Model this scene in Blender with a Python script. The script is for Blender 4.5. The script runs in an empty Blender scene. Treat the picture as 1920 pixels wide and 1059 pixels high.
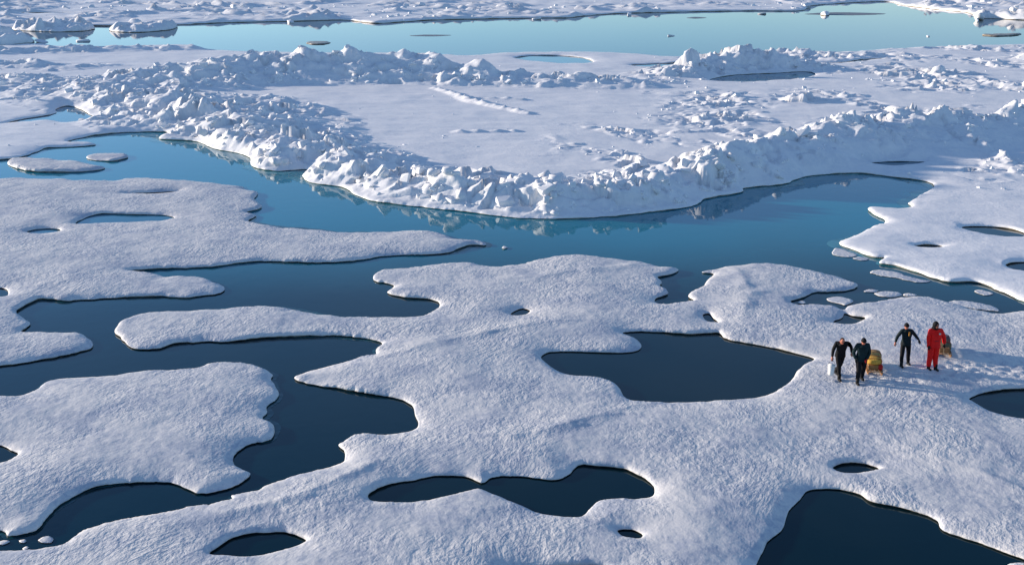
import bpy, bmesh, math, random
import numpy as np
from mathutils import Vector, Matrix, kdtree
from mathutils.geometry import delaunay_2d_cdt

# ------------------------------------------------------------------ camera, sky, sun, exposure
scene = bpy.context.scene
C = scene.collection
CAM_H, FOC, HOR = 15.2, 2000.0, -100.0          # height over the water, focal length and horizon row of a 1920x1059 frame
PITCH = math.atan((529.5 - HOR) / FOC)
cam = bpy.data.cameras.new('camera'); cam_o = bpy.data.objects.new('camera', cam); C.objects.link(cam_o)
cam.sensor_width = 36.0; cam.lens = 36.0 * FOC / 1920.0
cam.clip_start = 0.5; cam.clip_end = 20000
cam_o.location = (0, 0, CAM_H); cam_o.rotation_euler = (math.pi / 2 - PITCH, 0, 0)
scene.camera = cam_o

SUN_EL, SUN_AZ = math.radians(9.5), math.atan2(-0.94, 0.34)   # azimuth from +Y towards +X: sun low on the left, a little ahead
world = bpy.data.worlds.new('World'); scene.world = world; world.use_nodes = True
wn = world.node_tree.nodes; wl = world.node_tree.links
bg = wn['Background']; sky = wn.new('ShaderNodeTexSky'); sky.sky_type = 'NISHITA'; sky.sun_disc = False
sky.sun_elevation = SUN_EL; sky.sun_rotation = SUN_AZ
sky.air_density = 0.8; sky.dust_density = 0.0; sky.ozone_density = 3.4; sky.altitude = 0
bg.inputs['Strength'].default_value = 0.15
# a thin broken veil of high cloud over the whole sky
wtc = wn.new('ShaderNodeTexCoord'); wmap = wn.new('ShaderNodeMapping'); wmap.inputs['Scale'].default_value = (1, 1, 3.0); wl.new(wtc.outputs['Generated'], wmap.inputs['Vector'])
wno = wn.new('ShaderNodeTexNoise'); wno.inputs['Scale'].default_value = 2.2; wno.inputs['Detail'].default_value = 5; wno.inputs['Roughness'].default_value = 0.55; wl.new(wmap.outputs[0], wno.inputs['Vector'])
wmr = wn.new('ShaderNodeMapRange'); wl.new(wno.outputs['Fac'], wmr.inputs[0])
for i_, v_ in ((1, 0.38), (2, 0.72), (3, 0.02), (4, 0.17)): wmr.inputs[i_].default_value = v_
wmx = wn.new('ShaderNodeMix'); wmx.data_type = 'RGBA'; wl.new(wmr.outputs[0], wmx.inputs['Factor']); wl.new(sky.outputs[0], wmx.inputs['A']); wmx.inputs['B'].default_value = (3.2, 3.6, 4.6, 1)
wl.new(wmx.outputs['Result'], bg.inputs['Color'])
sun = bpy.data.lights.new('sun', 'SUN'); sun_o = bpy.data.objects.new('sun', sun); C.objects.link(sun_o)
sun.energy = 5.0; sun.angle = math.radians(2.0); sun.color = (1.0, 0.87, 0.74)
sdir = Vector((math.sin(SUN_AZ) * math.cos(SUN_EL), math.cos(SUN_AZ) * math.cos(SUN_EL), math.sin(SUN_EL)))
sun_o.rotation_euler = sdir.to_track_quat('Z', 'Y').to_euler(); sun_o.location = (-60, 60, 40)
vs = scene.view_settings
vs.view_transform = 'Standard'; vs.look = 'None'; vs.exposure = 0.68; vs.gamma = 1.0; vs.use_curve_mapping = False

# ------------------------------------------------------------------ helpers
rng = np.random.default_rng(7); random.seed(7)

def ground(px, py, z=0.15):
    """a point of the photograph carried down onto the level z"""
    px = np.asarray(px, float); py = np.asarray(py, float)
    u = (px - 960.0) / FOC; v = (529.5 - py) / FOC
    dy = math.cos(PITCH) + v * math.sin(PITCH); dz = -math.sin(PITCH) + v * math.cos(PITCH)
    t = (z - CAM_H) / dz
    return t * u, t * dy
def gp(px, py, z=0.15):
    x, y = ground(px, py, z); return Vector((float(x), float(y), z))

def _h(ix, iy, s):
    n = (ix.astype(np.int64) * 374761393 + iy.astype(np.int64) * 668265263 + s * 2147483647) & 0xffffffff
    n = ((n ^ (n >> 13)) * 1274126177) & 0xffffffff
    n = (n ^ (n >> 16)) * 2246822519 & 0xffffffff
    return ((n ^ (n >> 15)) & 0xffffff) / float(0x1000000)
def pn(x, y, s=0):
    x = np.asarray(x, float); y = np.asarray(y, float)
    ix = np.floor(x); iy = np.floor(y); fx = x - ix; fy = y - iy
    ux = fx * fx * fx * (fx * (fx * 6 - 15) + 10); uy = fy * fy * fy * (fy * (fy * 6 - 15) + 10)
    def g(ax, ay, dx, dy):
        a = _h(ax, ay, s) * 2 * np.pi; return np.cos(a) * dx + np.sin(a) * dy
    a = g(ix, iy, fx, fy); b = g(ix + 1, iy, fx - 1, fy); c = g(ix, iy + 1, fx, fy - 1); d = g(ix + 1, iy + 1, fx - 1, fy - 1)
    return ((a + (b - a) * ux) * (1 - uy) + (c + (d - c) * ux) * uy) * 1.5
def fbm(x, y, s=0, o=4, gain=0.5):
    r = 0; a = 1.0; f = 1.0
    for i in range(o):
        r = r + a * pn(x * f + 17.3 * i, y * f - 9.1 * i, s + i); a *= gain; f *= 2.03
    return r
def slabs(x, y, size, s=0, tilt=0.55):
    """a jumble of tilted slabs: every cell its own height and slope"""
    X = x / size; Y = y / size; ix = np.floor(X); iy = np.floor(Y)
    best = np.full(X.shape, 1e9); second = np.full(X.shape, 1e9); val = np.zeros(X.shape)
    for i in (-1, 0, 1):
        for j in (-1, 0, 1):
            cx = ix + i; cy = iy + j
            px = cx + _h(cx, cy, s); py = cy + _h(cx, cy, s + 1)
            dx = X - px; dy = Y - py; d = dx * dx + dy * dy
            hh = _h(cx, cy, s + 2); a = _h(cx, cy, s + 3) * 2 * np.pi; t = (_h(cx, cy, s + 4) * 1.6 - 0.3) * tilt
            v = (hh - 0.45) * 0.6 + (np.cos(a) * dx + np.sin(a) * dy) * t * 2
            m = d < best
            second = np.where(m, best, np.minimum(second, d)); best = np.where(m, d, best); val = np.where(m, v, val)
    crack = np.clip((np.sqrt(second) - np.sqrt(best)) / 0.18, 0, 1)
    return (val - (1 - crack) * 0.10) * size
def sstep(a, b, x):
    t = np.clip((x - a) / (b - a), 0, 1); return t * t * (3 - 2 * t)

def mesh_np(name, verts, faces, mats, midx=None, smooth=True, loopn=3):
    me = bpy.data.meshes.new(name); n = len(verts); f = len(faces)
    me.vertices.add(n); me.vertices.foreach_set('co', np.asarray(verts, np.float32).ravel())
    me.loops.add(f * loopn); me.loops.foreach_set('vertex_index', np.asarray(faces, np.int32).ravel())
    me.polygons.add(f); me.polygons.foreach_set('loop_start', np.arange(0, f * loopn, loopn, dtype=np.int32))
    if midx is not None: me.polygons.foreach_set('material_index', np.asarray(midx, np.int32))
    me.polygons.foreach_set('use_smooth', np.full(f, smooth, bool))
    for m in mats: me.materials.append(m)
    me.update(calc_edges=True); me.validate()
    return me
def tag(o, label=None, cat=None, group=None, kind=None):
    for k, v in (('label', label), ('category', cat), ('group', group), ('kind', kind)):
        if v: o[k] = v
    return o
def link(name, me, parent=None, loc=None):
    o = bpy.data.objects.new(name, me); C.objects.link(o)
    if parent: o.parent = parent
    if loc is not None: o.location = loc
    return o

# ------------------------------------------------------------------ materials
def mat(name):
    m = bpy.data.materials.new(name); m.use_nodes = True
    n = m.node_tree.nodes; return m, n, m.node_tree.links, n['Principled BSDF']
def noise(n, l, co, scale, detail=3, rough=0.5, dist=0.0):
    t = n.new('ShaderNodeTexNoise'); t.inputs['Scale'].default_value = scale; t.inputs['Detail'].default_value = detail
    t.inputs['Roughness'].default_value = rough; t.inputs['Distortion'].default_value = dist
    l.new(co, t.inputs['Vector']); return t.outputs['Fac']
def math_n(n, l, op, a, b):
    t = n.new('ShaderNodeMath'); t.operation = op
    for i, v in enumerate((a, b)):
        if isinstance(v, (int, float)): t.inputs[i].default_value = v
        else: l.new(v, t.inputs[i])
    return t.outputs[0]
def ramp(n, l, fac, stops):
    r = n.new('ShaderNodeValToRGB'); l.new(fac, r.inputs[0]); e = r.color_ramp.elements
    while len(e) < len(stops): e.new(0.5)
    for i, (p, c) in enumerate(stops): e[i].position = p; e[i].color = (*c, 1)
    return r.outputs[0]

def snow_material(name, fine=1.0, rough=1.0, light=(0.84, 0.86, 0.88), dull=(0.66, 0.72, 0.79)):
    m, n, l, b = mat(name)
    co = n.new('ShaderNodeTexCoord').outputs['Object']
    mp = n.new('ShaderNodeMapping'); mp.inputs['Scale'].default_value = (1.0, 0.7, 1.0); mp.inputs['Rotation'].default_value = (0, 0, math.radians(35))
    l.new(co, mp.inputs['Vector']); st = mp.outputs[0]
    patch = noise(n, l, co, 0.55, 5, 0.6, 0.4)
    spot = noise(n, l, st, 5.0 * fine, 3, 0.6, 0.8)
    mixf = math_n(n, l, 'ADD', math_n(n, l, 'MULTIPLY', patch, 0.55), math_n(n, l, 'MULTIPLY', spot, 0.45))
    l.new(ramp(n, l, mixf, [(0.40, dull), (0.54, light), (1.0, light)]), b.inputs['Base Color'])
    b.inputs['Roughness'].default_value = 0.62; b.inputs['Specular IOR Level'].default_value = 0.25
    h1 = noise(n, l, st, 4.6 * fine, 3, 0.55, 0.3); h2 = noise(n, l, co, 11.0 * fine, 2, 0.5, 0.2)
    hs = math_n(n, l, 'ADD', math_n(n, l, 'MULTIPLY', h1, 0.085 * rough), math_n(n, l, 'MULTIPLY', h2, 0.030 * rough))
    wv = n.new('ShaderNodeTexNoise'); wv.inputs['Scale'].default_value = 0.25; wv.inputs['Detail'].default_value = 2; l.new(co, wv.inputs['Vector'])
    sc = n.new('ShaderNodeVectorMath'); sc.operation = 'SCALE'; sc.inputs['Scale'].default_value = 3.0; l.new(wv.outputs['Color'], sc.inputs[0])
    ad = n.new('ShaderNodeVectorMath'); ad.operation = 'ADD'; l.new(co, ad.inputs[0]); l.new(sc.outputs[0], ad.inputs[1])
    mg = n.new('ShaderNodeMapping'); mg.vector_type = 'TEXTURE'; mg.inputs['Rotation'].default_value = (0, 0, math.radians(62)); mg.inputs['Scale'].default_value = (4.0, 1.0, 1.0); l.new(ad.outputs[0], mg.inputs['Vector'])
    h3 = noise(n, l, mg.outputs[0], 6.5 * fine, 3, 0.55, 0.3)
    zone = ramp(n, l, noise(n, l, co, 0.16, 2), [(0.42, (0.15,) * 3), (0.60, (1,) * 3)])
    hs = math_n(n, l, 'SUBTRACT', hs, 0.0525 * rough)
    hs = math_n(n, l, 'ADD', hs, math_n(n, l, 'MULTIPLY', math_n(n, l, 'MULTIPLY', math_n(n, l, 'SUBTRACT', h3, 0.5), 0.075 * rough), zone))
    calm = ramp(n, l, noise(n, l, co, 0.30, 3, 0.55, 0.6), [(0.38, (0.30,) * 3), (0.58, (1,) * 3)])
    hs = math_n(n, l, 'MULTIPLY', hs, calm)
    bp = n.new('ShaderNodeBump'); bp.inputs['Strength'].default_value = 0.55; bp.inputs['Distance'].default_value = 1.0
    l.new(hs, bp.inputs['Height']); l.new(bp.outputs[0], b.inputs['Normal'])
    return m
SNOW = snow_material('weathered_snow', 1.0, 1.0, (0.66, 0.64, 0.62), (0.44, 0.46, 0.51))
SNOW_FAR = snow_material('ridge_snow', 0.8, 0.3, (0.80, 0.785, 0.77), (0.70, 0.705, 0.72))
def ice_wall_material():
    m, n, l, b = mat('wet_ice_edge')
    co = n.new('ShaderNodeTexCoord').outputs['Object']
    l.new(ramp(n, l, noise(n, l, co, 2.5, 3), [(0.3, (0.15, 0.12, 0.09)), (0.7, (0.48, 0.42, 0.32))]), b.inputs['Base Color'])
    b.inputs['Roughness'].default_value = 0.4
    return m
WALL = ice_wall_material()
def water_material(name, base, wave=0.004, rough=0.02, mid_col=None):
    m, n, l, b = mat(name)
    co = n.new('ShaderNodeTexCoord').outputs['Object']
    if mid_col is None: b.inputs['Base Color'].default_value = (*base, 1)
    else:                                   # turquoise body colour over the middle distance, fading to base nearer and farther
        sx = n.new('ShaderNodeSeparateXYZ'); l.new(co, sx.inputs[0]); dn = noise(n, l, co, 0.05, 3)
        yy = math_n(n, l, 'ADD', sx.outputs['Y'], math_n(n, l, 'MULTIPLY', dn, 14.0))
        mr = n.new('ShaderNodeMapRange'); l.new(yy, mr.inputs[0]); mr.inputs[1].default_value = 50; mr.inputs[2].default_value = 68; mr.interpolation_type = 'SMOOTHSTEP'
        mq = n.new('ShaderNodeMapRange'); l.new(yy, mq.inputs[0]); mq.inputs[1].default_value = 130; mq.inputs[2].default_value = 165; mq.inputs[3].default_value = 1; mq.inputs[4].default_value = 0
        l.new(ramp(n, l, math_n(n, l, 'MULTIPLY', mr.outputs[0], mq.outputs[0]), [(0, base), (1, mid_col)]), b.inputs['Base Color'])
    b.inputs['IOR'].default_value = 1.333; b.inputs['Specular Tint'].default_value = (0.25, 0.85, 1.0, 1)
    b.inputs['Roughness'].default_value = rough
    h = noise(n, l, co, 1.1, 3, 0.55, 0.3)
    bp = n.new('ShaderNodeBump'); bp.inputs['Strength'].default_value = 1.0; bp.inputs['Distance'].default_value = wave
    l.new(h, bp.inputs['Height']); l.new(bp.outputs[0], b.inputs['Normal'])
    return m
SEA = water_material('sea_water', (0.0002, 0.016, 0.026), mid_col=(0.0, 0.165, 0.235))
POND = water_material('pond_water', (0.0002, 0.011, 0.016), 0.002)
TURQ = water_material('shallow_melt_water', (0.005, 0.10, 0.17), 0.002)

# ------------------------------------------------------------------ floes
def spline(pts, ratio, amp, seed, rough_edge=1.0):
    """closed outline in the photograph -> ground, centripetal curve through it, evenly spaced, with a ragged edge"""
    P = np.array(pts, float); x, y = ground(P[:, 0], P[:, 1]); P = np.c_[x, y]; n = len(P); out = []
    for i in range(n):
        p0, p1, p2, p3 = P[i - 1], P[i], P[(i + 1) % n], P[(i + 2) % n]
        t1 = max(np.linalg.norm(p1 - p0), 1e-3) ** .5; t2 = t1 + max(np.linalg.norm(p2 - p1), 1e-3) ** .5; t3 = t2 + max(np.linalg.norm(p3 - p2), 1e-3) ** .5
        L = np.linalg.norm(p2 - p1); ds = ratio * min(max(p1[1], 20), 900); k = max(1, int(round(L / ds)))
        for q in range(k):
            t = t1 + (t2 - t1) * q / k
            a1 = p0 * (t1 - t) / t1 + p1 * t / t1
            a2 = p1 * (t2 - t) / (t2 - t1) + p2 * (t - t1) / (t2 - t1)
            a3 = p2 * (t3 - t) / (t3 - t2) + p3 * (t - t2) / (t3 - t2)
            b1 = a1 * (t2 - t) / t2 + a2 * t / t2
            b2 = a2 * (t3 - t) / (t3 - t1) + a3 * (t - t1) / (t3 - t1)
            out.append(b1 * (t2 - t) / (t2 - t1) + b2 * (t - t1) / (t2 - t1))
    O = np.array(out)
    f = np.clip(O[:, 1] / 40.0, 0.6, 3.0)
    O = O + np.c_[fbm(O[:, 0] * 1.6 / f, O[:, 1] * 1.6 / f, seed, 4, 0.6), fbm(O[:, 0] * 1.6 / f + 50, O[:, 1] * 1.6 / f, seed + 9, 4, 0.6)] * amp * f[:, None] * rough_edge
    g = 7.5 / f; O = O + np.c_[pn(O[:, 0] * g, O[:, 1] * g, seed + 31), pn(O[:, 0] * g + 9, O[:, 1] * g, seed + 32)] * (np.clip(fbm(O[:, 0] * .5, O[:, 1] * .5, seed + 33, 2) + .25, 0, 1) * amp * 1.1 * f)[:, None]
    area = 0.5 * np.sum(O[:, 0] * np.roll(O[:, 1], -1) - np.roll(O[:, 0], -1) * O[:, 1])
    return O if area > 0 else O[::-1]

def inside(loops, ys, xs_of):
    pts = []
    segs = np.concatenate([np.c_[L, np.roll(L, -1, 0)] for L in loops])
    for y in ys:
        m = (segs[:, 1] <= y) != (segs[:, 3] <= y); s = segs[m]
        if not len(s): continue
        c = np.sort(s[:, 0] + (y - s[:, 1]) / (s[:, 3] - s[:, 1]) * (s[:, 2] - s[:, 0]))
        xs = xs_of(y); k = np.searchsorted(c, xs); xs = xs[k % 2 == 1]
        pts.append(np.c_[xs, np.full(len(xs), y)])
    return np.concatenate(pts) if pts else np.zeros((0, 2))

def kd_of(P):
    kd = kdtree.KDTree(len(P))
    for i, p in enumerate(P): kd.insert((p[0], p[1], 0), i)
    kd.balance(); return kd
def kd_dist(kd, P): return np.array([kd.find((p[0], p[1], 0))[2] for p in P])

def floe_mesh(name, outline, holes=(), relief=None, k=0.0024, free=0.17, dome=0.16, amp=0.06, seed=1, mats=None, limit=(-1e9, 1e9), undercut=0.10, und=0.019, low=0.05, ease=0.5):
    loops = [spline(outline, k * 1.1, amp, seed)] + [spline(h, k * 1.0, amp * 0.6, seed + 3 + i)[::-1] for i, h in enumerate(holes)]
    B = np.concatenate(loops); kd = kd_of(B)
    # rows of points, closer together near the camera
    y0, y1 = B[:, 1].min(), B[:, 1].max(); ys = []; y = y0 + 0.01
    while y < y1: ys.append(y); y += k * y * 0.9
    par = [0]
    def xs_of(y):
        s = k * y; lo, hi = max(B[:, 0].min(), limit[0] * y), min(B[:, 0].max(), limit[1] * y)
        par[0] ^= 1
        return np.arange(lo, hi, s) + (0.5 * s if par[0] else 0)
    G = inside(loops, ys, xs_of)
    s = k * G[:, 1]; G = G + (rng.random(G.shape) - 0.5) * s[:, None] * 0.35
    dg = kd_dist(kd, G); keepg = dg > 0.75 * s; G = G[keepg]; dg = dg[keepg]
    # rings that follow the edge
    rings = []
    for off in (0.05, 0.13):
        for L in loops:
            t = np.roll(L, -1, 0) - np.roll(L, 1, 0); t /= np.linalg.norm(t, axis=1)[:, None] + 1e-9
            o = np.maximum(off, off * 4 * k * L[:, 1]); R = L + np.c_[-t[:, 1], t[:, 0]] * o[:, None]
            dr = kd_dist(kd, R); rings.append(np.c_[R, dr][dr > 0.85 * o])
    R = np.concatenate(rings); dR = R[:, 2]; R = R[:, :2]
    if len(R):
        kr = kd_of(R); near = np.nonzero(dg < 0.13 + 2.2 * k * G[:, 1])[0]; ok = np.ones(len(G), bool)
        ok[near] = kd_dist(kr, G[near]) > 0.4 * k * G[near, 1]; G = G[ok]; dg = dg[ok]
    pts = np.concatenate([B, R, G]); dpts = np.r_[np.zeros(len(B)), dR, dg]; edges = []; a = 0
    for L in loops:
        edges += [(a + i, a + (i + 1) % len(L)) for i in range(len(L))]; a += len(L)
    res = delaunay_2d_cdt([Vector(p) for p in pts], edges, [], 0, 1e-5, True)
    V = np.array([(v[0], v[1]) for v in res[0]]); F = np.array([f for f in res[2] if len(f) == 3], np.int64)
    cen = V[F].mean(1); segs = np.concatenate([np.c_[L, np.roll(L, -1, 0)] for L in loops])
    keep = np.ones(len(F), bool)
    order = np.argsort(cen[:, 1]); chunk = 2000
    for q in range(0, len(order), chunk):            # even-odd test of every triangle's centre
        idx = order[q:q + chunk]; c = cen[idx]; lo, hi = c[:, 1].min(), c[:, 1].max()
        sg = segs[(np.minimum(segs[:, 1], segs[:, 3]) <= hi) & (np.maximum(segs[:, 1], segs[:, 3]) >= lo)]
        if not len(sg): keep[idx] = False; continue
        m = (sg[None, :, 1] <= c[:, None, 1]) != (sg[None, :, 3] <= c[:, None, 1])
        den = np.where(sg[:, 3] == sg[:, 1], 1e-9, sg[:, 3] - sg[:, 1])
        xx = sg[None, :, 0] + (c[:, None, 1] - sg[None, :, 1]) / den[None] * (sg[:, 2] - sg[:, 0])[None]
        keep[idx] = ((m & (xx > c[:, None, 0])).sum(1) % 2) == 1
    F = F[keep]
    def height(x, y, d):
        f = np.clip(y / 45.0, 0.7, 3.0)
        lip = 0.35 + 0.75 * np.clip(fbm(x * 0.35, y * 0.35, seed + 40, 3) + 0.5, 0, 1)
        lip = 0.85 + (lip - 0.85) * np.exp(-d / 0.5)
        z = free * (0.38 + 0.62 * (1 - np.exp(-d / 0.07))) * lip + dome * (1 - np.exp(-d / 1.1)) * (0.8 + 0.4 * fbm(x * 0.16, y * 0.16, seed + 20, 2))
        z = z + (1 - np.exp(-d / 0.7)) * (und * fbm(x * 0.7, y * 0.7, seed + 30, 3) + 0.35 * und * fbm(x * 3.1 + 0.8 * y, y * 2.0, seed + 31, 2))
        if relief is not None: z = z + relief(x, y) * (1 - np.exp(-(d / ease) ** 1.5))
        return np.maximum(z, low)
    d = np.array([dpts[q[0]] if q else 0.0 for q in res[3]]); Z = height(V[:, 0], V[:, 1], d)
    # walls from the open edges, running down and under
    E = np.concatenate([F[:, [0, 1]], F[:, [1, 2]], F[:, [2, 0]]]); key = np.sort(E, 1); key = key[:, 0] * (len(V) + 1) + key[:, 1]
    u, inv, cnt = np.unique(key, return_inverse=True, return_counts=True); be = E[cnt[inv] == 1]
    nrm = np.zeros_like(V); dv = V[be[:, 1]] - V[be[:, 0]]; rn = np.c_[dv[:, 1], -dv[:, 0]]
    np.add.at(nrm, be[:, 0], rn); np.add.at(nrm, be[:, 1], rn); nrm /= np.linalg.norm(nrm, axis=1)[:, None] + 1e-12
    bi = np.unique(be); mp = -np.ones(len(V), int); mp[bi] = np.arange(len(bi)); n = len(V); nb = len(bi)
    uc = undercut * (0.7 + 0.9 * np.clip(fbm(V[bi, 0] * 0.9, V[bi, 1] * 0.9, seed + 60, 2) + 0.4, 0, 1))
    r1 = np.c_[V[bi] - nrm[bi] * 0.012, Z[bi] * 0.72]; r2 = np.c_[V[bi] - nrm[bi] * uc[:, None], np.full(nb, 0.015)]; r3 = np.c_[V[bi] - nrm[bi] * uc[:, None], np.full(nb, -0.25)]
    allv = np.concatenate([np.c_[V, Z], r1, r2, r3]); a, b = be[:, 0], be[:, 1]
    W = []; up = (a, b)
    for q in range(3):
        dn = (n + q * nb + mp[a], n + q * nb + mp[b])
        W += [np.c_[up[0], dn[0], up[1]], np.c_[up[1], dn[0], dn[1]]]; up = dn
    W = np.concatenate(W); FF = np.concatenate([F, W]); mi = np.r_[np.zeros(len(F), int), np.ones(len(W), int)]
    used = np.unique(FF); re = -np.ones(len(allv), int); re[used] = np.arange(len(used))
    me = mesh_np(name, allv[used], re[FF], mats or (SNOW, WALL), mi)
    def at(x, y):
        x = np.atleast_1d(np.asarray(x, float)); y = np.atleast_1d(np.asarray(y, float))
        return height(x, y, kd_dist(kd, np.c_[x, y]))
    return me, at, loops

FAR_W = 0.66   # half field of view kept, as a share of the distance

# ---- relief of the ridges: crest points (column, row in the photograph on the level ice, height, width in front, width behind)
def ridge(points):
    P = np.array(points, float); x, y = ground(P[:, 0], P[:, 1], 0.3); return np.c_[x, y, P[:, 2:]]
def ridge_field(x, y, R, p=1.25):
    best = np.zeros_like(x)
    for i in range(len(R) - 1):
        a, b = R[i], R[i + 1]; ab = b[:2] - a[:2]; L2 = ab @ ab
        t = np.clip(((x - a[0]) * ab[0] + (y - a[1]) * ab[1]) / L2, 0, 1)
        dx = x - a[0] - t * ab[0]; dy = y - a[1] - t * ab[1]; d = np.hypot(dx, dy)
        w = np.where(dy < 0, a[3] + (b[3] - a[3]) * t, a[4] + (b[4] - a[4]) * t)
        v = (a[2] + (b[2] - a[2]) * t) * np.clip(1 - d / w, 0, 1) ** p
        best = np.maximum(best, v)
    return best

RUBBLE_RIDGES = [
    ridge([(330, 247, .5, 2, 5), (400, 262, .9, 2, 6), (470, 285, 1.0, 2.2, 7), (560, 310, 1.0, 2.5, 8), (640, 330, 1.2, 2.5, 8), (740, 350, 1.2, 2.5, 8),
           (850, 368, 1.1, 2.5, 8), (950, 380, 1.2, 2.5, 8), (1030, 385, 1.2, 2.5, 8), (1110, 378, 1.2, 3, 8), (1200, 365, 1.0, 3, 7), (1290, 345, 1.0, 4, 6), (1380, 322, 1.1, 5, 5)]),
    ridge([(-200, 160, .8, 10, 9), (0, 155, .9, 10, 9), (120, 165, 1.0, 10, 9), (230, 185, 1.1, 10, 10), (330, 210, 1.2, 10, 14), (430, 235, 1.2, 10, 12), (520, 275, 1.0, 8, 8), (600, 310, 1.0, 6, 8)]),
    ridge([(180, 165, .9, 8, 8), (300, 150, 1.8, 12, 7), (380, 145, 2.7, 14, 7), (470, 140, 3.1, 13, 7), (560, 140, 3.1, 11, 7), (650, 143, 3.0, 9, 7), (720, 142, 2.8, 9, 7), (790, 140, 2.9, 9, 7),
           (850, 146, 2.3, 8, 6), (930, 151, 1.9, 6, 6), (1000, 155, 1.2, 5, 6), (1100, 157, 1.0, 5, 6), (1200, 157, 1.1, 5, 6), (1280, 150, 1.2, 5, 6)]),
    ridge([(-250, 103, .5, 4, 4), (-60, 100, .8, 4, 4), (60, 97, .6, 4, 4), (150, 95, .8, 4, 4), (260, 93, .5, 4, 4), (350, 91, .6, 4, 4)]),
    ridge([(-250, 128, .6, 5, 5), (-40, 124, .8, 5, 5), (40, 122, .8, 5, 5), (110, 128, .5, 4, 4), (190, 124, .3, 4, 4)]),
    ridge([(1250, 142, .8, 6, 6), (1320, 130, 1.9, 5, 7), (1380, 126, 2.3, 5, 7), (1430, 125, 2.3, 5, 7), (1490, 127, 1.2, 5, 7)]),
]
SMOOTH_RIDGES = [
    ridge([(1290, 345, .6, 4, 5), (1380, 322, 1.4, 7, 5), (1430, 305, 1.8, 7.5, 5), (1500, 285, 2.0, 8.5, 6), (1580, 268, 2.15, 9.5, 6), (1650, 257, 2.2, 9.5, 6), (1750, 250, 2.0, 8, 6), (1850, 247, 1.9, 6, 6), (1950, 240, 2.1, 5, 5), (2300, 230, 2.0, 5, 5)]),
]
LINES = [ridge([(815, 165, .25, .6, .6), (850, 176, .35, .7, .7), (880, 188, .5, 1, 1), (930, 200, .4, .8, .8), (990, 213, .3, .6, .6)]),
         ridge([(1838, 276, .45, .4, .5), (1872, 291, .5, .4, .5), (1908, 309, .4, .4, .5)]),
         ridge([(890, 184, .3, .7, .8), (980, 187, .25, .7, .8)]), ridge([(860, 247, .3, .7, .8), (965, 246, .25, .6, .8)])]
def rubble_weight(x, y):
    w = np.zeros_like(x)
    for R in RUBBLE_RIDGES: w = np.maximum(w, ridge_field(x, y, R, 0.8))
    crest = ridge_field(x, y, SMOOTH_RIDGES[0], 3.0)
    w = np.maximum(w, np.clip(crest - 0.35, 0, 1) * 0.8); w = np.maximum(w, ridge_field(x, y, SMOOTH_RIDGES[0], 1.0) * 0.12)
    # the hummocked plain on the right
    px = x / np.maximum(y, 1)
    zone = sstep(0.10, 0.22, px) * sstep(86, 98, y) * (1 - sstep(165, 180, y))
    w = np.maximum(w, zone * np.clip(fbm(x * 0.09, y * 0.06, 77, 3) + 0.24, 0, 0.7) * 0.95)
    zone2 = sstep(0.02, 0.1, px) * sstep(68, 76, y) * (1 - sstep(88, 96, y))
    w = np.maximum(w, zone2 * np.clip(fbm(x * 0.2, y * 0.14, 78, 3) - 0.02, 0, 0.6) * 0.8)
    return w
def big_relief(x, y):
    z = np.zeros_like(x); base = np.zeros_like(x)
    for R in RUBBLE_RIDGES: base = np.maximum(base, ridge_field(x, y, R))
    sm = ridge_field(x, y, SMOOTH_RIDGES[0], 1.15)
    w = rubble_weight(x, y)
    j = 0.85 + 0.32 * fbm(x * 0.22, y * 0.22, 91, 3)
    z = base * 1.05 * j + sm * (0.92 + 0.12 * fbm(x * 0.3, y * 0.3, 92, 3))
    a = np.clip(w, 0, 1.25) ** 0.8 * (1 - 0.45 * sstep(100, 118, y) * (x / y < 0.12))
    patchy = np.clip(0.75 + 0.7 * fbm(x * 0.16, y * 0.16, 95, 3), 0.4, 1.2)
    z = z + a * patchy * (slabs(x + 0.5 * fbm(x * .7, y * .7, 3, 2), y, 3.0, 200) * 0.42 + slabs(x, y + 0.25 * fbm(x * 1.5, y * 1.5, 4, 2), 1.5, 210) * 0.50 + slabs(x, y, 0.75, 230) * 0.25 + 0.06 * fbm(x * 1.1, y * 1.1, 220, 3))
    for R in LINES: z = z + ridge_field(x, y, R, 1.0) * (0.7 + 0.5 * fbm(x * 1.2, y * 1.2, 93, 2))
    z = z + 0.03 * fbm(x * 0.12, y * 0.4, 94, 3)
    # the flat shore of the pool below the back mound
    a, b = POOL; ab = b - a; t = np.clip(((x - a[0]) * ab[0] + (y - a[1]) * ab[1]) / (ab @ ab), 0, 1)
    d = np.hypot(x - a[0] - t * ab[0], (y - a[1] - t * ab[1]) * 0.8); return np.where(y < a[1] + t * ab[1] + 4, z * sstep(3, 16, d), z)
POOL = (np.array(ground(1345, 154)), np.array(ground(1520, 147)))

FLOE_GROUP = 'ice floes'
def simple_floe(outline, label, holes=(), seed=1, k=0.0026, free=0.17, dome=0.16, amp=0.06, relief=None, name='ice_floe', cat='ice floe', **kw):
    me, at, loops = floe_mesh(name, outline, holes, relief, k, free, dome, amp, seed, **kw)
    o = link(name, me); tag(o, label, cat, FLOE_GROUP); return o, at, loops

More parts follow.
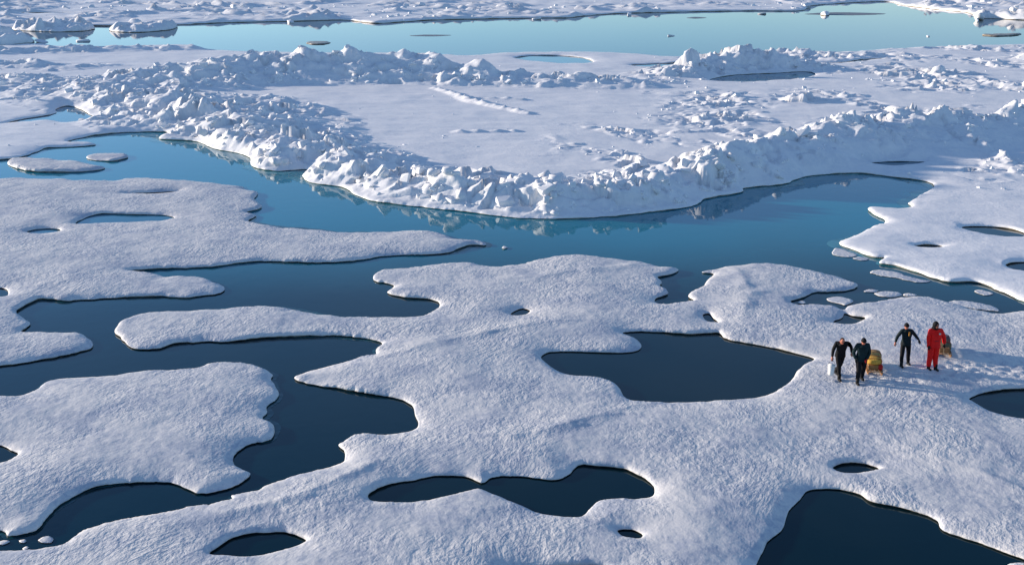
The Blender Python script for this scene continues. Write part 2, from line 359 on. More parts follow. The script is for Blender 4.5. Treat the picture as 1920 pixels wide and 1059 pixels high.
# ------------------------------------------------------------------ the sea
def sheet(name, poly, z, m, kind='structure'):
    bm = bmesh.new(); bm.faces.new([bm.verts.new((p[0], p[1], z)) for p in poly])
    me = bpy.data.meshes.new(name); bm.to_mesh(me); bm.free(); me.materials.append(m)
    o = link(name, me); o['kind'] = kind; return o
sheet('sea_water', [(-6000, -500), (6000, -500), (6000, 9000), (-6000, 9000)], 0.0, SEA)
def pond(hole, m, seed):
    """each enclosed melt pond has its own sheet of water, reaching a little under its banks"""
    L = spline(hole, 0.004, 0.0, seed); c = L.mean(0); t = np.roll(L, -1, 0) - np.roll(L, 1, 0); t /= np.linalg.norm(t, axis=1)[:, None] + 1e-9
    L = L + np.c_[t[:, 1], -t[:, 0]] * 0.22
    o = sheet('melt_pond', L, 0.012, m); return o

# ------------------------------------------------------------------ the floe with the people, in front
A_OUT = [(-420, 1065), (-150, 1036), (0, 1026), (67, 1024), (110, 1018), (133, 1004), (160, 986), (200, 974), (250, 963), (307, 954), (360, 943), (400, 938), (423, 934), (437, 929), (434, 924),
 (483, 914), (500, 904), (547, 888), (587, 878), (623, 868), (642, 861), (647, 852), (645, 840), (633, 829), (642, 824), (660, 813), (680, 809), (740, 808), (780, 799), (785, 789), (780, 773),
 (775, 756), (757, 746), (733, 739), (690, 733), (640, 724), (587, 716), (562, 710), (552, 703), (562, 697), (600, 686), (640, 676), (673, 666), (703, 660), (703, 653), (712, 638), (693, 631), (667, 628), (640, 625), (500, 628),
 (433, 635), (367, 636), (327, 639), (297, 648), (270, 650), (247, 648), (233, 636), (220, 623), (218, 610), (230, 598), (260, 588), (317, 581), (400, 576), (467, 573), (533, 574), (567, 580), (600, 586),
 (640, 590), (673, 590), (767, 592), (793, 588), (812, 580), (822, 570), (818, 561), (800, 556), (757, 553), (727, 545), (739, 532), (720, 526), (702, 523), (698, 515), (710, 506), (757, 501), (813, 493),
 (867, 490), (923, 496), (973, 493), (1007, 485), (1040, 478), (1073, 476), (1123, 480), (1173, 486), (1207, 488), (1233, 497), (1273, 501), (1272, 506), (1247, 513), (1233, 516), (1240, 526), (1237, 533),
 (1253, 546), (1229, 556), (1229, 563), (1250, 567), (1282, 563), (1298, 560), (1290, 553), (1297, 543), (1317, 535), (1327, 520), (1338, 509), (1317, 507), (1347, 500), (1380, 495), (1423, 491), (1480, 496),
 (1540, 508), (1573, 516), (1608, 531), (1590, 540), (1560, 543), (1527, 544), (1507, 553), (1483, 561), (1493, 568), (1530, 568), (1562, 571), (1580, 577), (1593, 571), (1647, 563), (1673, 557), (1713, 554),
 (1747, 557), (1780, 566), (1847, 580), (1880, 584), (1920, 579), (1960, 584), (2100, 612), (2400, 650), (2500, 900), (2500, 1350), (-500, 1350)]
P1 = [(690, 924), (703, 913), (733, 901), (780, 893), (813, 886), (857, 886), (880, 889), (903, 899), (923, 889), (957, 886), (1000, 889), (1037, 894), (1063, 886), (1077, 873), (1087, 866), (1133, 869),
 (1167, 873), (1200, 886), (1220, 899), (1228, 911), (1223, 924), (1193, 929), (1160, 928), (1123, 933), (1110, 944), (1087, 963), (1030, 961), (990, 949), (933, 926), (897, 913), (873, 918), (840, 926),
 (790, 934), (723, 937), (697, 933)]
P2 = [(393, 1031), (410, 1018), (433, 1003), (467, 994), (507, 991), (533, 991), (557, 998), (573, 1008), (550, 1018), (507, 1031), (473, 1039), (433, 1038)]
P3 = [(1158, 988), (1175, 985), (1190, 988), (1205, 997), (1195, 1005), (1175, 1002), (1163, 995)]
P4 = [(1400, 1085), (1413, 1059), (1427, 1036), (1443, 1006), (1467, 986), (1480, 953), (1497, 933), (1517, 913), (1573, 911), (1607, 919), (1633, 934), (1680, 944), (1727, 956), (1757, 969), (1767, 986),
 (1800, 999), (1847, 1014), (1897, 1033), (1920, 1041), (1955, 1052), (1925, 1050), (1897, 1050), (1885, 1060), (1900, 1110), (1800, 1180), (1500, 1200), (1400, 1140)]
P5 = [(1563, 874), (1575, 865), (1600, 862), (1622, 864), (1648, 873), (1632, 880), (1600, 884), (1575, 882)]
P6 = [(1818, 743), (1840, 733), (1880, 726), (1907, 724), (1960, 725), (1990, 750), (1960, 782), (1913, 779), (1873, 771), (1843, 759), (1827, 749)]
P7 = [(1015, 665), (1027, 656), (1057, 654), (1107, 655), (1173, 656), (1198, 651), (1203, 643), (1190, 630), (1168, 620), (1187, 617), (1240, 618), (1290, 622), (1347, 620), (1360, 630), (1410, 640),
 (1453, 648), (1493, 658), (1528, 668), (1510, 678), (1493, 693), (1487, 704), (1473, 719), (1430, 738), (1380, 744), (1313, 748), (1280, 749), (1187, 749), (1173, 743), (1163, 726), (1150, 714), (1130, 706),
 (1107, 703), (1057, 695), (1033, 683), (1018, 671)]
P8 = [(958, 586), (967, 578), (980, 574), (993, 578), (985, 586), (970, 589)]
P9 = [(1319, 585), (1327, 583), (1337, 592), (1348, 602), (1330, 600), (1321, 594)]
P10 = [(1562, 600), (1578, 592), (1585, 583), (1600, 588), (1622, 592), (1612, 600), (1597, 605), (1575, 604)]
P11 = [(950, 1061), (985, 1055), (1060, 1053), (1130, 1056), (1145, 1062), (1100, 1085), (1000, 1082)]
A_HOLES = [P1, P2, P3, P4, P5, P6, P7, P8, P9, P10, P11]
def make_tracks():
    P = []; r = np.random.default_rng(5)
    for pts in ([(1574, 708), (1700, 702), (1850, 694), (2050, 690)], [(1613, 716), (1720, 712), (1860, 704), (2050, 700)], [(1694, 683), (1800, 680), (1900, 678), (2050, 675)], [(1746, 688), (1850, 686), (2050, 684)]):
        x, y = ground(np.array([p[0] for p in pts]), np.array([p[1] for p in pts]), 0.3)
        for i in range(len(x) - 1):
            L = math.hypot(x[i + 1] - x[i], y[i + 1] - y[i]); n = int(L / 0.36)
            for q in range(n):
                t = q / n; P.append((x[i] + (x[i + 1] - x[i]) * t + r.normal(0, .05), y[i] + (y[i + 1] - y[i]) * t + (0.11 if q % 2 else -0.11) + r.normal(0, .04)))
    return np.array(P)
STEPS = make_tracks()
RUTS = [ridge([(1630, 701, 1, .12, .12), (1760, 694, 1, .12, .12), (1900, 689, 1, .12, .12), (2050, 688, 1, .12, .12)]), ridge([(1650, 692, 1, .12, .12), (1770, 686, 1, .12, .12), (1900, 681, 1, .12, .12), (2050, 680, 1, .12, .12)])]
def trodden(x, y):
    z = np.zeros_like(x); m = (x > STEPS[:, 0].min() - 1) & (y > STEPS[:, 1].min() - 1) & (y < STEPS[:, 1].max() + 1)
    xs, ys = x[m], y[m]; zz = np.zeros_like(xs)
    for sx, sy in STEPS: zz -= 0.065 * np.exp(-((xs - sx) ** 2 / 0.013 + (ys - sy) ** 2 / 0.007))
    for R in RUTS: zz -= 0.035 * ridge_field(xs, ys, R, 0.6)
    z[m] = zz
    for R in DRIFTS: z += ridge_field(x, y, R, 1.6) * (0.75 + 0.5 * fbm(x * 0.8, y * 0.8, 733, 2))
    return z
DRIFTS = [ridge(q) for q in ([(1185, 757, .06, .5, 1.4), (1130, 775, .09, .6, 1.6), (1060, 795, .08, .6, 1.6), (960, 815, .05, .5, 1.4)], [(1560, 768, .04, .5, 1.3), (1650, 755, .07, .6, 1.5), (1760, 747, .05, .5, 1.3)],
 [(1650, 822, .04, .8, 1.5), (1720, 842, .09, .9, 1.8), (1830, 880, .08, .9, 1.8), (1960, 930, .06, .8, 1.6)], [(700, 668, .05, .5, 1.4), (800, 645, .08, .6, 1.6), (930, 618, .08, .6, 1.6), (1040, 600, .05, .5, 1.4)],
 [(1000, 520, .05, .8, 1.8), (1090, 505, .09, .9, 2.0), (1180, 495, .05, .8, 1.8)], [(850, 585, -.08, 1.5, 1.5), (930, 575, -.12, 2.0, 2.0), (1010, 560, -.08, 1.5, 1.5)], [(300, 985, .04, .4, 1.0), (420, 955, .07, .5, 1.2), (560, 925, .06, .5, 1.2), (700, 860, .05, .5, 1.2)],
 [(1380, 500, .06, .7, 1.6), (1410, 545, .09, .8, 1.6), (1390, 590, .06, .7, 1.4)], [(620, 985, -.07, 1.2, 1.2), (760, 975, -.09, 1.5, 1.5), (880, 985, -.06, 1.2, 1.2)])]
floe_a, at_a, loops_a = simple_floe(A_OUT, 'broad grey-white ice floe in the foreground that the four walkers stand on', A_HOLES, seed=11, k=0.0024, relief=trodden, limit=(-0.62, 0.66))
for i, h in enumerate(A_HOLES): pond(h, POND, 300 + i)

B_OUT = [(-420, 745), (-100, 741), (0, 739), (33, 738), (67, 726), (87, 711), (107, 706), (187, 701), (300, 691), (367, 686), (400, 678), (433, 677), (473, 680), (500, 690), (510, 698), (508, 706), (513, 716),
 (523, 734), (517, 744), (500, 756), (500, 769), (493, 778), (513, 794), (507, 818), (473, 826), (447, 839), (437, 853), (440, 866), (470, 883), (460, 893), (437, 906), (400, 916), (370, 918), (347, 909),
 (320, 899), (283, 897), (233, 899), (187, 905), (160, 913), (140, 924), (113, 939), (93, 959), (73, 983), (63, 989), (17, 998), (7, 989), (-20, 986), (-120, 990), (-420, 1000)]
PB = [(-70, 842), (-30, 830), (0, 829), (20, 838), (32, 846), (23, 854), (0, 863), (-40, 862)]
floe_b, _, loops_b = simple_floe(B_OUT, 'blunt grey-white ice floe at lower left with a scalloped right side', [PB], seed=23, k=0.0025, limit=(-0.66, 0.6))
pond(PB, POND, 330)

D_OUT = [(-500, 336), (0, 333), (67, 333), (150, 336), (213, 338), (240, 334), (300, 333), (367, 340), (450, 347), (460, 355), (483, 358), (480, 366), (476, 371), (492, 386), (480, 391), (460, 395), (480, 401), (463, 411), (483, 418),
 (533, 425), (583, 428), (635, 435), (690, 433), (757, 431), (807, 432), (833, 438), (857, 445), (907, 450), (910, 456), (880, 456), (867, 460), (840, 470), (807, 473), (723, 476), (680, 483), (640, 487), (573, 488),
 (483, 486), (433, 491), (400, 496), (327, 499), (283, 501), (240, 505), (287, 511), (310, 516), (367, 517), (400, 525), (422, 536), (413, 545), (380, 550), (340, 554), (300, 551), (233, 553), (167, 557),
 (123, 560), (97, 557), (75, 556), (63, 561), (30, 580), (43, 593), (58, 603), (40, 618), (90, 619), (143, 621), (163, 630), (175, 640), (167, 650), (133, 658), (83, 668), (40, 676), (0, 680), (-150, 690), (-500, 700)]
D1 = [(143, 418), (160, 405), (187, 398), (250, 399), (300, 400), (327, 405), (313, 410), (283, 413), (217, 415)]
D2 = [(50, 431), (73, 426), (110, 427), (110, 432), (80, 436)]
D3 = [(-40, 546), (-10, 536), (4, 536), (16, 545), (8, 552), (-20, 554)]
D4 = [(236, 361), (290, 358), (335, 356), (300, 360)]
floe_d, _, loops_d = simple_floe(D_OUT, 'long tapering floe at left whose fingers reach into the middle of the water', [D1, D2, D3, D4], seed=37, k=0.0025, limit=(-0.62, 0.6))
for i, h in enumerate((D1, D2, D3, D4)): pond(h, TURQ if i < 2 else POND, 340 + i)

# ------------------------------------------------------------------ the big ridged floe behind
H_OUT = [(-500, 302), (0, 297), (23, 295), (67, 283), (87, 275), (133, 273), (180, 269), (160, 265), (128, 264), (140, 259), (187, 250), (233, 246), (313, 246), (300, 258), (367, 263), (400, 276), (447, 285), (467, 292), (477, 312),
 (520, 318), (575, 315), (567, 328), (587, 340), (640, 348), (670, 364), (700, 374), (773, 383), (873, 394), (957, 404), (1023, 407), (1107, 405), (1173, 400), (1240, 392), (1280, 387), (1307, 380),
 (1323, 370), (1393, 357), (1396, 350), (1467, 343), (1513, 328), (1610, 322), (1680, 330), (1733, 337), (1751, 346), (1740, 357), (1720, 368), (1703, 378), (1708, 387), (1630, 388), (1637, 397), (1660, 412), (1645, 420),
 (1600, 440), (1574, 452), (1600, 465), (1640, 479), (1660, 481), (1647, 490), (1680, 495), (1747, 516), (1780, 525), (1830, 525), (1880, 543), (1920, 561), (1960, 569), (2100, 593), (2400, 630),
 (2500, 400), (2450, 150), (2400, 75), (1920, 83), (1780, 87), (1680, 91), (1580, 97), (1480, 96), (1400, 97), (1340, 101), (1270, 106), (1140, 98), (1000, 98), (950, 99), (873, 104), (800, 100), (600, 99), (450, 96),
 (377, 90), (350, 84), (143, 88), (60, 82), (0, 85), (-500, 88)]
HE = [(-60, 236), (0, 231), (40, 222), (103, 211), (105, 203), (125, 197), (150, 203), (167, 213), (180, 220), (150, 226), (125, 230), (95, 224), (40, 228)]
H1 = [(1332, 150), (1380, 139), (1450, 136), (1510, 133), (1530, 139), (1485, 148), (1400, 153)]
H2 = [(965, 108), (1000, 103), (1060, 104), (1090, 107), (1110, 117), (1050, 119), (985, 112)]
H3 = [(1183, 121), (1240, 118), (1285, 116), (1300, 121), (1270, 127), (1220, 126)]
H4 = [(1803, 423), (1847, 421), (1890, 425), (1925, 436), (1910, 442), (1863, 440), (1827, 433)]
H5 = [(1713, 458), (1740, 455), (1770, 459), (1745, 463)]
H6 = [(1886, 495), (1900, 489), (1940, 488), (1970, 496), (1935, 506), (1905, 504)]
H7 = [(1618, 306), (1660, 301), (1735, 301.5), (1712, 307), (1660, 310)]
H8 = [(1513, 118), (1580, 115.5), (1620, 110), (1695, 107.5), (1640, 111), (1590, 117.5)]
H_HOLES = [HE, H1, H2, H3, H4, H5, H6, H7, H8]
big_root = bpy.data.objects.new('ridged_ice_floe', None); C.objects.link(big_root)
tag(big_root, 'huge snow-covered floe ringed by rubble ridges behind the blue channel', 'ice floe', FLOE_GROUP)
big_root.location = gp(1000, 240, 0)
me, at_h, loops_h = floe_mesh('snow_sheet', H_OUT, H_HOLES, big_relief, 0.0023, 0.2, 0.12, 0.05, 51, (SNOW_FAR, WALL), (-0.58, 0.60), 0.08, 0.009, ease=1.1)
o = link('snow_sheet', me); o.parent = big_root; o.matrix_parent_inverse = Matrix.Translation(-big_root.location)
for i, h in enumerate(H_HOLES): pond(h, TURQ if i < 4 or i == 7 else POND, 360 + i)

# ------------------------------------------------------------------ sunken ledges of ice, just awash, along some of the banks
def ledge_material(name, c0, c1):
    m, n, l, b = mat(name); co = n.new('ShaderNodeTexCoord').outputs['Object']
    l.new(ramp(n, l, noise(n, l, co, 0.9, 4, 0.6, 0.5), [(0.35, c0), (0.65, c1)]), b.inputs['Base Color']); b.inputs['Roughness'].default_value = 0.06; b.inputs['IOR'].default_value = 1.333; return m
def ledge(L, parent, width, seed, m, cut):
    t = np.roll(L, -1, 0) - np.roll(L, 1, 0); t /= np.linalg.norm(t, axis=1)[:, None] + 1e-9; nn = np.c_[t[:, 1], -t[:, 0]]
    w = np.clip(fbm(L[:, 0] * 0.13, L[:, 1] * 0.13, seed, 4, 0.55) + cut, 0, 0.8) * width * np.clip(L[:, 1] / 60, .5, 2)
    k = len(L); r = np.random.default_rng(seed)
    V = np.concatenate([np.c_[L - nn * 0.2, r.uniform(.004, .010, k)], np.c_[L + nn * w[:, None], r.uniform(.003, .008, k)]])
    i = np.arange(k); j = (i + 1) % k; ok = (w[i] > .03) | (w[j] > .03)
    F = np.c_[i, i + k, j + k, j][ok]
    if not len(F): return
    o = link('sunken_ledge', mesh_np('sunken_ledge', V, F, (m,), None, False, 4)); o.parent = parent
    o.matrix_parent_inverse = Matrix.Translation(-parent.location); o['kind'] = 'stuff'
LEDGE_PALE = ledge_material('awash_ice_pale', (0.01, 0.13, 0.17), (0.05, 0.24, 0.27)); LEDGE_DEEP = ledge_material('awash_ice_deep', (0.003, 0.03, 0.045), (0.012, 0.075, 0.09))
ledge(loops_h[0], big_root, 1.1, 611, LEDGE_PALE, 0.06)
ledge(loops_a[0], floe_a, 0.55, 612, LEDGE_DEEP, 0.0); ledge(loops_b[0], floe_b, 0.55, 613, LEDGE_DEEP, 0.0); ledge(loops_d[0], floe_d, 0.7, 614, LEDGE_DEEP, 0.05)
# ------------------------------------------------------------------ ice far beyond the open lead
L_OUT = [(-700, 55), (0, 54), (30, 52), (100, 47), (190, 48), (330, 46), (417, 42), (560, 39), (640, 37), (707, 43), (760, 40), (807, 37), (900, 35), (1023, 33), (1060, 33), (1090, 30), (1157, 25), (1280, 22), (1400, 20), (1493, 20),
 (1520, 11), (1560, 7), (1640, 3), (1668, 3), (1685, 8), (1753, 17), (1813, 23), (1833, 40), (1850, 34), (1920, 37), (2500, 45), (2600, -88), (-700, -88)]
def far_relief(x, y):
    r = 1 - np.abs(fbm(x * 0.018, y * 0.012, 401, 3)) * 3.2
    w = np.clip(r, 0, 1) ** 2 * np.clip(0.6 + fbm(x * 0.02, y * 0.02, 405, 2), 0, 1)
    px = x / y; w = np.maximum(w, 1.0 * sstep(0.33, 0.36, px) * (1 - sstep(240, 262, y)))
    w = np.maximum(w, np.clip(fbm(x * 0.05, y * 0.05, 409, 3) - 0.1, 0, 1) * 0.8)
    return w * (0.8 + slabs(x, y, 2.6, 420) * 0.7 + slabs(x, y, 1.2, 430) * 0.6) + 0.12 * fbm(x * 0.1, y * 0.1, 440, 3)
L_HOLES = [[(-20, 25), (60, 23.5), (150, 25), (190, 26.5), (100, 26), (20, 26.5)], [(170, 9), (240, 8), (300, 10), (240, 10.5)], [(330, 25), (420, 24), (470, 26), (400, 26.5)], [(520, 30), (600, 28.5), (640, 30), (580, 31)],
 [(380, 13), (450, 11.5), (560, 13), (470, 14)], [(800, 20), (880, 18.5), (980, 20), (900, 21)], [(1080, 14), (1150, 13), (1260, 15), (1160, 15.5)], [(1300, 8), (1400, 7), (1480, 8.5), (1390, 9)], [(640, 10), (720, 9), (800, 10.5), (720, 11)]]
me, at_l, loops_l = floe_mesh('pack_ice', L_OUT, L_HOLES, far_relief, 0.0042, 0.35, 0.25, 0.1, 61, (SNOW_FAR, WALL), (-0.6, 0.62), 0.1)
o = link('pack_ice', me); o['kind'] = 'structure'

# ------------------------------------------------------------------ blocks of broken ice on the ridges
def block_mesh(seed, dims):
    r = np.random.default_rng(seed); bm = bmesh.new()
    for i in range(13):
        p = r.uniform(-1, 1, 3); a = r.integers(0, 3); p[a] = math.copysign(1, p[a])
        if i < 8: p = np.array([(-1, 1)[i & 1], (-1, 1)[i >> 1 & 1], (-1, 1)[i >> 2 & 1]]) * r.uniform(0.6, 1.0, 3)
        bm.verts.new(p * np.array(dims) * 0.5)
    res = bmesh.ops.convex_hull(bm, input=bm.verts)
    bmesh.ops.delete(bm, geom=[v for v in bm.verts if not v.link_faces], context='VERTS')
    me = bpy.data.meshes.new('ice_block'); bm.to_mesh(me); bm.free(); me.materials.append(SNOW_FAR); me.polygons.foreach_set('use_smooth', np.full(len(me.polygons), seed % 2 == 0, bool)); return me
BLOCKS = [block_mesh(i, d) for i, d in enumerate([(1, .8, .45), (1, .6, .5), (1, .9, .3), (.9, .7, .7), (1, .55, .35), (1, .85, .6), (.8, .8, .5), (1, .7, .25), (1, 1, .4), (.9, .5, .6)])]
def within(loops, x, y, margin):
    segs = np.concatenate([np.c_[L, np.roll(L, -1, 0)] for L in loops]); out = np.zeros(len(x), bool)
    den = np.where(segs[:, 3] == segs[:, 1], 1e-9, segs[:, 3] - segs[:, 1])
    for q in range(0, len(x), 2000):
        X = x[q:q + 2000, None]; Y = y[q:q + 2000, None]; m = (segs[None, :, 1] <= Y) != (segs[None, :, 3] <= Y)
        out[q:q + 2000] = ((m & (segs[None, :, 0] + (Y - segs[None, :, 1]) / den[None] * (segs[:, 2] - segs[:, 0])[None] > X)).sum(1) % 2) == 1
    kd = kd_of(np.concatenate(loops)); return out & (kd_dist(kd, np.c_[x, y]) > margin)
def scatter(loops, n, xr, yr, weight, at, seed, smin, smax, pw=2.2):
    r = np.random.default_rng(seed)
    px = r.uniform(*xr, n); py = r.uniform(*yr, n); x, y = ground(px, py, 0.6)
    w = weight(x, y); clump = np.clip(0.5 + 1.3 * fbm(x * 0.25, y * 0.25, seed, 3), 0, 1.4)
    ok = (r.random(n) < w * clump * 0.9) & within(loops, x, y, 0.5); x, y, w = x[ok], y[ok], w[ok]; m = len(x)
    size = smin + (smax - smin) * r.random(m) ** pw * np.clip(0.1 + w * 1.2, 0, 1)
    z = at(x, y) + size * r.uniform(-0.26, 0.02, m)
    rot = np.c_[r.normal(0, 0.45, m), r.normal(0, 0.45, m), r.uniform(0, 6.28, m)]
    return x, y, z, size, rot, r.integers(0, len(BLOCKS), m)
def place_blocks(items, root, limit, stuff_name):
    x, y, z, size, rot, kind = items; vis = size / y; order = np.argsort(-vis)
    off = root.location if root else Vector()
    for i in order[:limit]:
        o = bpy.data.objects.new('ice_block', BLOCKS[kind[i]]); C.objects.link(o)
        o.location = Vector((x[i], y[i], z[i])) - off; o.rotation_euler = rot[i]; o.scale = (size[i],) * 3; o.parent = root
    vs_, fs_ = [], []; n = 0; cache = []
    for b in BLOCKS:
        cache.append((np.array([v.co for v in b.vertices]), np.array([p.vertices[:] for p in b.polygons])))
    from mathutils import Euler
    for i in order[limit:]:
        v, f = cache[kind[i]]; R = np.array(Euler(rot[i]).to_matrix())
        vs_.append(v @ R.T * size[i] + np.array([x[i], y[i], z[i]]) - np.array(off)); fs_.append(f + n); n += len(v)
    if vs_:
        o = link(stuff_name, mesh_np(stuff_name, np.concatenate(vs_), np.concatenate(fs_), (SNOW_FAR,), None, False), root); o['kind'] = 'stuff'
def w_big(x, y): return np.clip(np.maximum(rubble_weight(x, y), 0.012 * (y > 66) * (y < 170)), 0, 1)
place_blocks(scatter(loops_h, 22000, (-60, 1980), (95, 395), lambda x, y: w_big(x, y), lambda x, y: at_h(x, y), 901, 0.22, 1.15), big_root, 300, 'ice_rubble')

pack = bpy.data.objects['pack_ice']
def w_pack(x, y): return np.clip(0.15 + 1.2 * fbm(x * 0.03, y * 0.02, 407, 3), 0.02, 0.8) + 0.6 * (x / y > 0.34) * (y < 262)
place_blocks(scatter(loops_l, 5000, (-60, 1980), (-5, 46), w_pack, lambda x, y: at_l(x, y), 911, 0.4, 2.4, 2.6), pack, 60, 'ice_rubble')
# ------------------------------------------------------------------ small floes and brash
SMALL = dict(k=0.0022, amp=0.075)
def E_(o): return o
simple_floe([(12, 305), (30, 296), (83, 297), (120, 300), (150, 305), (197, 313), (160, 319), (110, 320), (67, 320), (40, 316)], 'long thin floe with a black underside at far left, larger of two side by side', seed=71, free=.3, dome=.05, **SMALL)
simple_floe([(163, 293), (187, 287), (227, 287), (240, 292), (217, 299), (185, 299), (172, 297)], 'small lozenge-shaped floe at far left, smaller of two side by side', seed=72, free=.2, dome=.05, **SMALL)
NILAS = plain_ice = snow_material('thin_grey_ice', 0.8, 0.1, (0.22, 0.24, 0.26), (0.14, 0.16, 0.19))
for i, (q, lab) in enumerate([([(768, 66), (800, 64), (846, 65), (815, 67)], 'faint grey skin of thin ice in the middle of the far lead'),
                              ([(1510, 26), (1570, 22.5), (1660, 25), (1600, 28)], 'broad grey skin of thin ice at the far end of the lead'),
                              ([(1288, 33), (1305, 31), (1325, 32.5), (1306, 34)], 'small grey skin of thin ice near the far shore of the lead')]):
    simple_floe(q, lab, seed=130 + i, free=.02, dome=.0, low=.012, und=0.0, name='thin_ice', cat='ice', mats=(NILAS, NILAS), undercut=.01, **SMALL)
def lumpy(h, s, sc=1.0):
    return lambda x, y: h * np.clip(0.55 + fbm(x * 0.16 * sc, y * 0.16 * sc, s, 3), 0, 1.3) + h * 0.5 * slabs(x, y, 2.0 / sc, s + 5)
simple_floe([(23, 55), (45, 50), (75, 49), (107, 46), (150, 47), (177, 52), (160, 57), (110, 59), (67, 58)], 'hummocky white floe in the far lead at left, with a dark foot', seed=73, free=.3, dome=.3, relief=lumpy(1.1, 500), mats=(SNOW_FAR, WALL), **SMALL)
simple_floe([(205, 57), (233, 51), (280, 49), (327, 48), (318, 55), (290, 58), (250, 60)], 'low lumpy floe in the far lead, right of the hummocky one', seed=74, free=.3, dome=.3, relief=lumpy(0.7, 510), mats=(SNOW_FAR, WALL), **SMALL)
simple_floe([(-80, 78), (-10, 74), (30, 73), (58, 75), (60, 79), (20, 83), (-60, 85)], 'blocky blue-white floe at the left edge of the far lead', seed=75, free=.35, dome=.3, relief=lumpy(1.2, 520), mats=(SNOW_FAR, WALL), **SMALL)
simple_floe([(574, 80), (585, 77), (605, 77), (621, 79), (605, 82), (585, 82)], 'tiny brownish floe alone in the far lead above the ridge', seed=76, free=.2, dome=.05, mats=(WALL, WALL), **SMALL)
simple_floe([(1842, 65), (1870, 63.5), (1914, 62), (1905, 65), (1870, 67)], 'dark sliver of ice floating in the far lead at right', seed=77, free=.25, dome=.02, mats=(WALL, WALL), **SMALL)
simple_floe([(1538, 27), (1548, 25.5), (1556, 27), (1548, 29)], 'small white chunk floating in the far lead at upper right', seed=78, free=.6, dome=.8, mats=(SNOW_FAR, WALL), **SMALL)
simple_floe([(1776, 562), (1800, 558), (1830, 561), (1868, 572), (1873, 578), (1845, 576), (1800, 569)], 'flat grey slab in the right channel, close to the foreground bank', seed=79, free=.06, dome=.03, low=.02, **SMALL)
simple_floe([(1622, 541), (1632, 537.5), (1648, 539), (1640, 543)], 'tiniest pale pan of three in a row in the right channel', seed=80, free=.06, dome=.02, low=.02, **SMALL)
simple_floe([(1640, 546), (1660, 541), (1685, 543), (1690, 549), (1665, 552)], 'middle pale pan of three in a row in the right channel', seed=81, free=.06, dome=.02, low=.02, **SMALL)
simple_floe([(1693, 548), (1705, 545), (1718, 548), (1705, 551)], 'rightmost pale pan of three in a row in the right channel', seed=82, free=.06, dome=.02, low=.02, **SMALL)
simple_floe([(1550, 556), (1570, 551), (1595, 555), (1600, 561), (1585, 567), (1565, 562)], 'oval pale pan inside the small bay above the walkers', seed=83, free=.06, dome=.02, low=.02, **SMALL)
simple_floe([(1497, 563), (1505, 560), (1512, 563), (1505, 566)], 'small ice lump at the inner end of the small bay', seed=84, free=.08, dome=.05, **SMALL)
simple_floe([(1559, 470), (1572, 461), (1590, 466), (1608, 474), (1595, 478), (1570, 475)], 'pale awash slab beside the pointed tip of the right bank', seed=85, free=.03, dome=.0, low=.02, **SMALL)
simple_floe([(1600, 480), (1615, 477), (1632, 481), (1615, 484)], 'little awash slab under the pointed tip of the right bank', seed=86, free=.03, dome=.0, low=.02, **SMALL)
simple_floe([(1632, 507), (1650, 501), (1672, 503), (1705, 513), (1745, 523), (1720, 524), (1680, 516)], 'long awash slab along the sunlit edge of the right bank', seed=87, free=.03, dome=.0, low=.02, **SMALL)
simple_floe([(1826, 541), (1840, 538), (1862, 545), (1850, 549)], 'awash slab at the right end of the sunlit bank', seed=88, free=.03, dome=.0, low=.02, **SMALL)
simple_floe([(941, 462), (946, 459), (952, 460), (947, 464)], 'lone white scrap of ice in the middle of the blue channel', seed=89, free=.12, dome=.05, **SMALL)
for i, (q, lab) in enumerate([([(72, 1003), (84, 997), (98, 1002), (92, 1010), (80, 1009)], 'largest scrap of brash ice in the lower left channel'),
                              ([(36, 1004), (44, 1001), (48, 1006), (40, 1008)], 'small round scrap of brash ice left of the largest one'),
                              ([(40, 1019), (48, 1015), (54, 1018), (46, 1022)], 'scrap of brash ice close to the foreground bank at lower left'),
                              ([(-6, 1009), (6, 1003), (16, 1006), (4, 1012)], 'scrap of brash ice at the left picture edge')]):
    simple_floe(q, lab, seed=95 + i, free=.05, dome=.02, low=.02, name='brash_ice', **SMALL)

# ------------------------------------------------------------------ people and their gear
def plain(name, col, rough=0.7, var=0.25, scale=9.0):
    m, n, l, b = mat(name); co = n.new('ShaderNodeTexCoord').outputs['Object']
    f = noise(n, l, co, scale, 4, 0.6); c = np.array(col)
    l.new(ramp(n, l, f, [(0.3, tuple(c * (1 - var))), (0.7, tuple(np.minimum(c * (1 + var), 1)))]), b.inputs['Base Color'])
    b.inputs['Roughness'].default_value = rough; b.inputs['Specular IOR Level'].default_value = 0.15
    bp = n.new('ShaderNodeBump'); bp.inputs['Strength'].default_value = 0.3; bp.inputs['Distance'].default_value = 0.02
    l.new(noise(n, l, co, scale * 1.7, 3), bp.inputs['Height']); l.new(bp.outputs[0], b.inputs['Normal']); return m
BLACK = plain('black_cloth', (0.006, 0.006, 0.008)); TEAL = plain('dark_teal_cloth', (0.006, 0.020, 0.024)); NAVY = plain('dark_navy_cloth', (0.006, 0.015, 0.018))
REDS = plain('red_survival_suit', (0.80, 0.012, 0.010), 0.6, 0.12); SKIN = plain('skin', (0.45, 0.17, 0.11), 0.55, 0.1); GLOVE = plain('red_glove', (0.35, 0.015, 0.02))
DGLOVE = plain('dark_glove', (0.02, 0.018, 0.018)); HAIR = plain('dark_hair', (0.03, 0.018, 0.012)); BOOT = plain('black_boot', (0.015, 0.014, 0.014), 0.5)
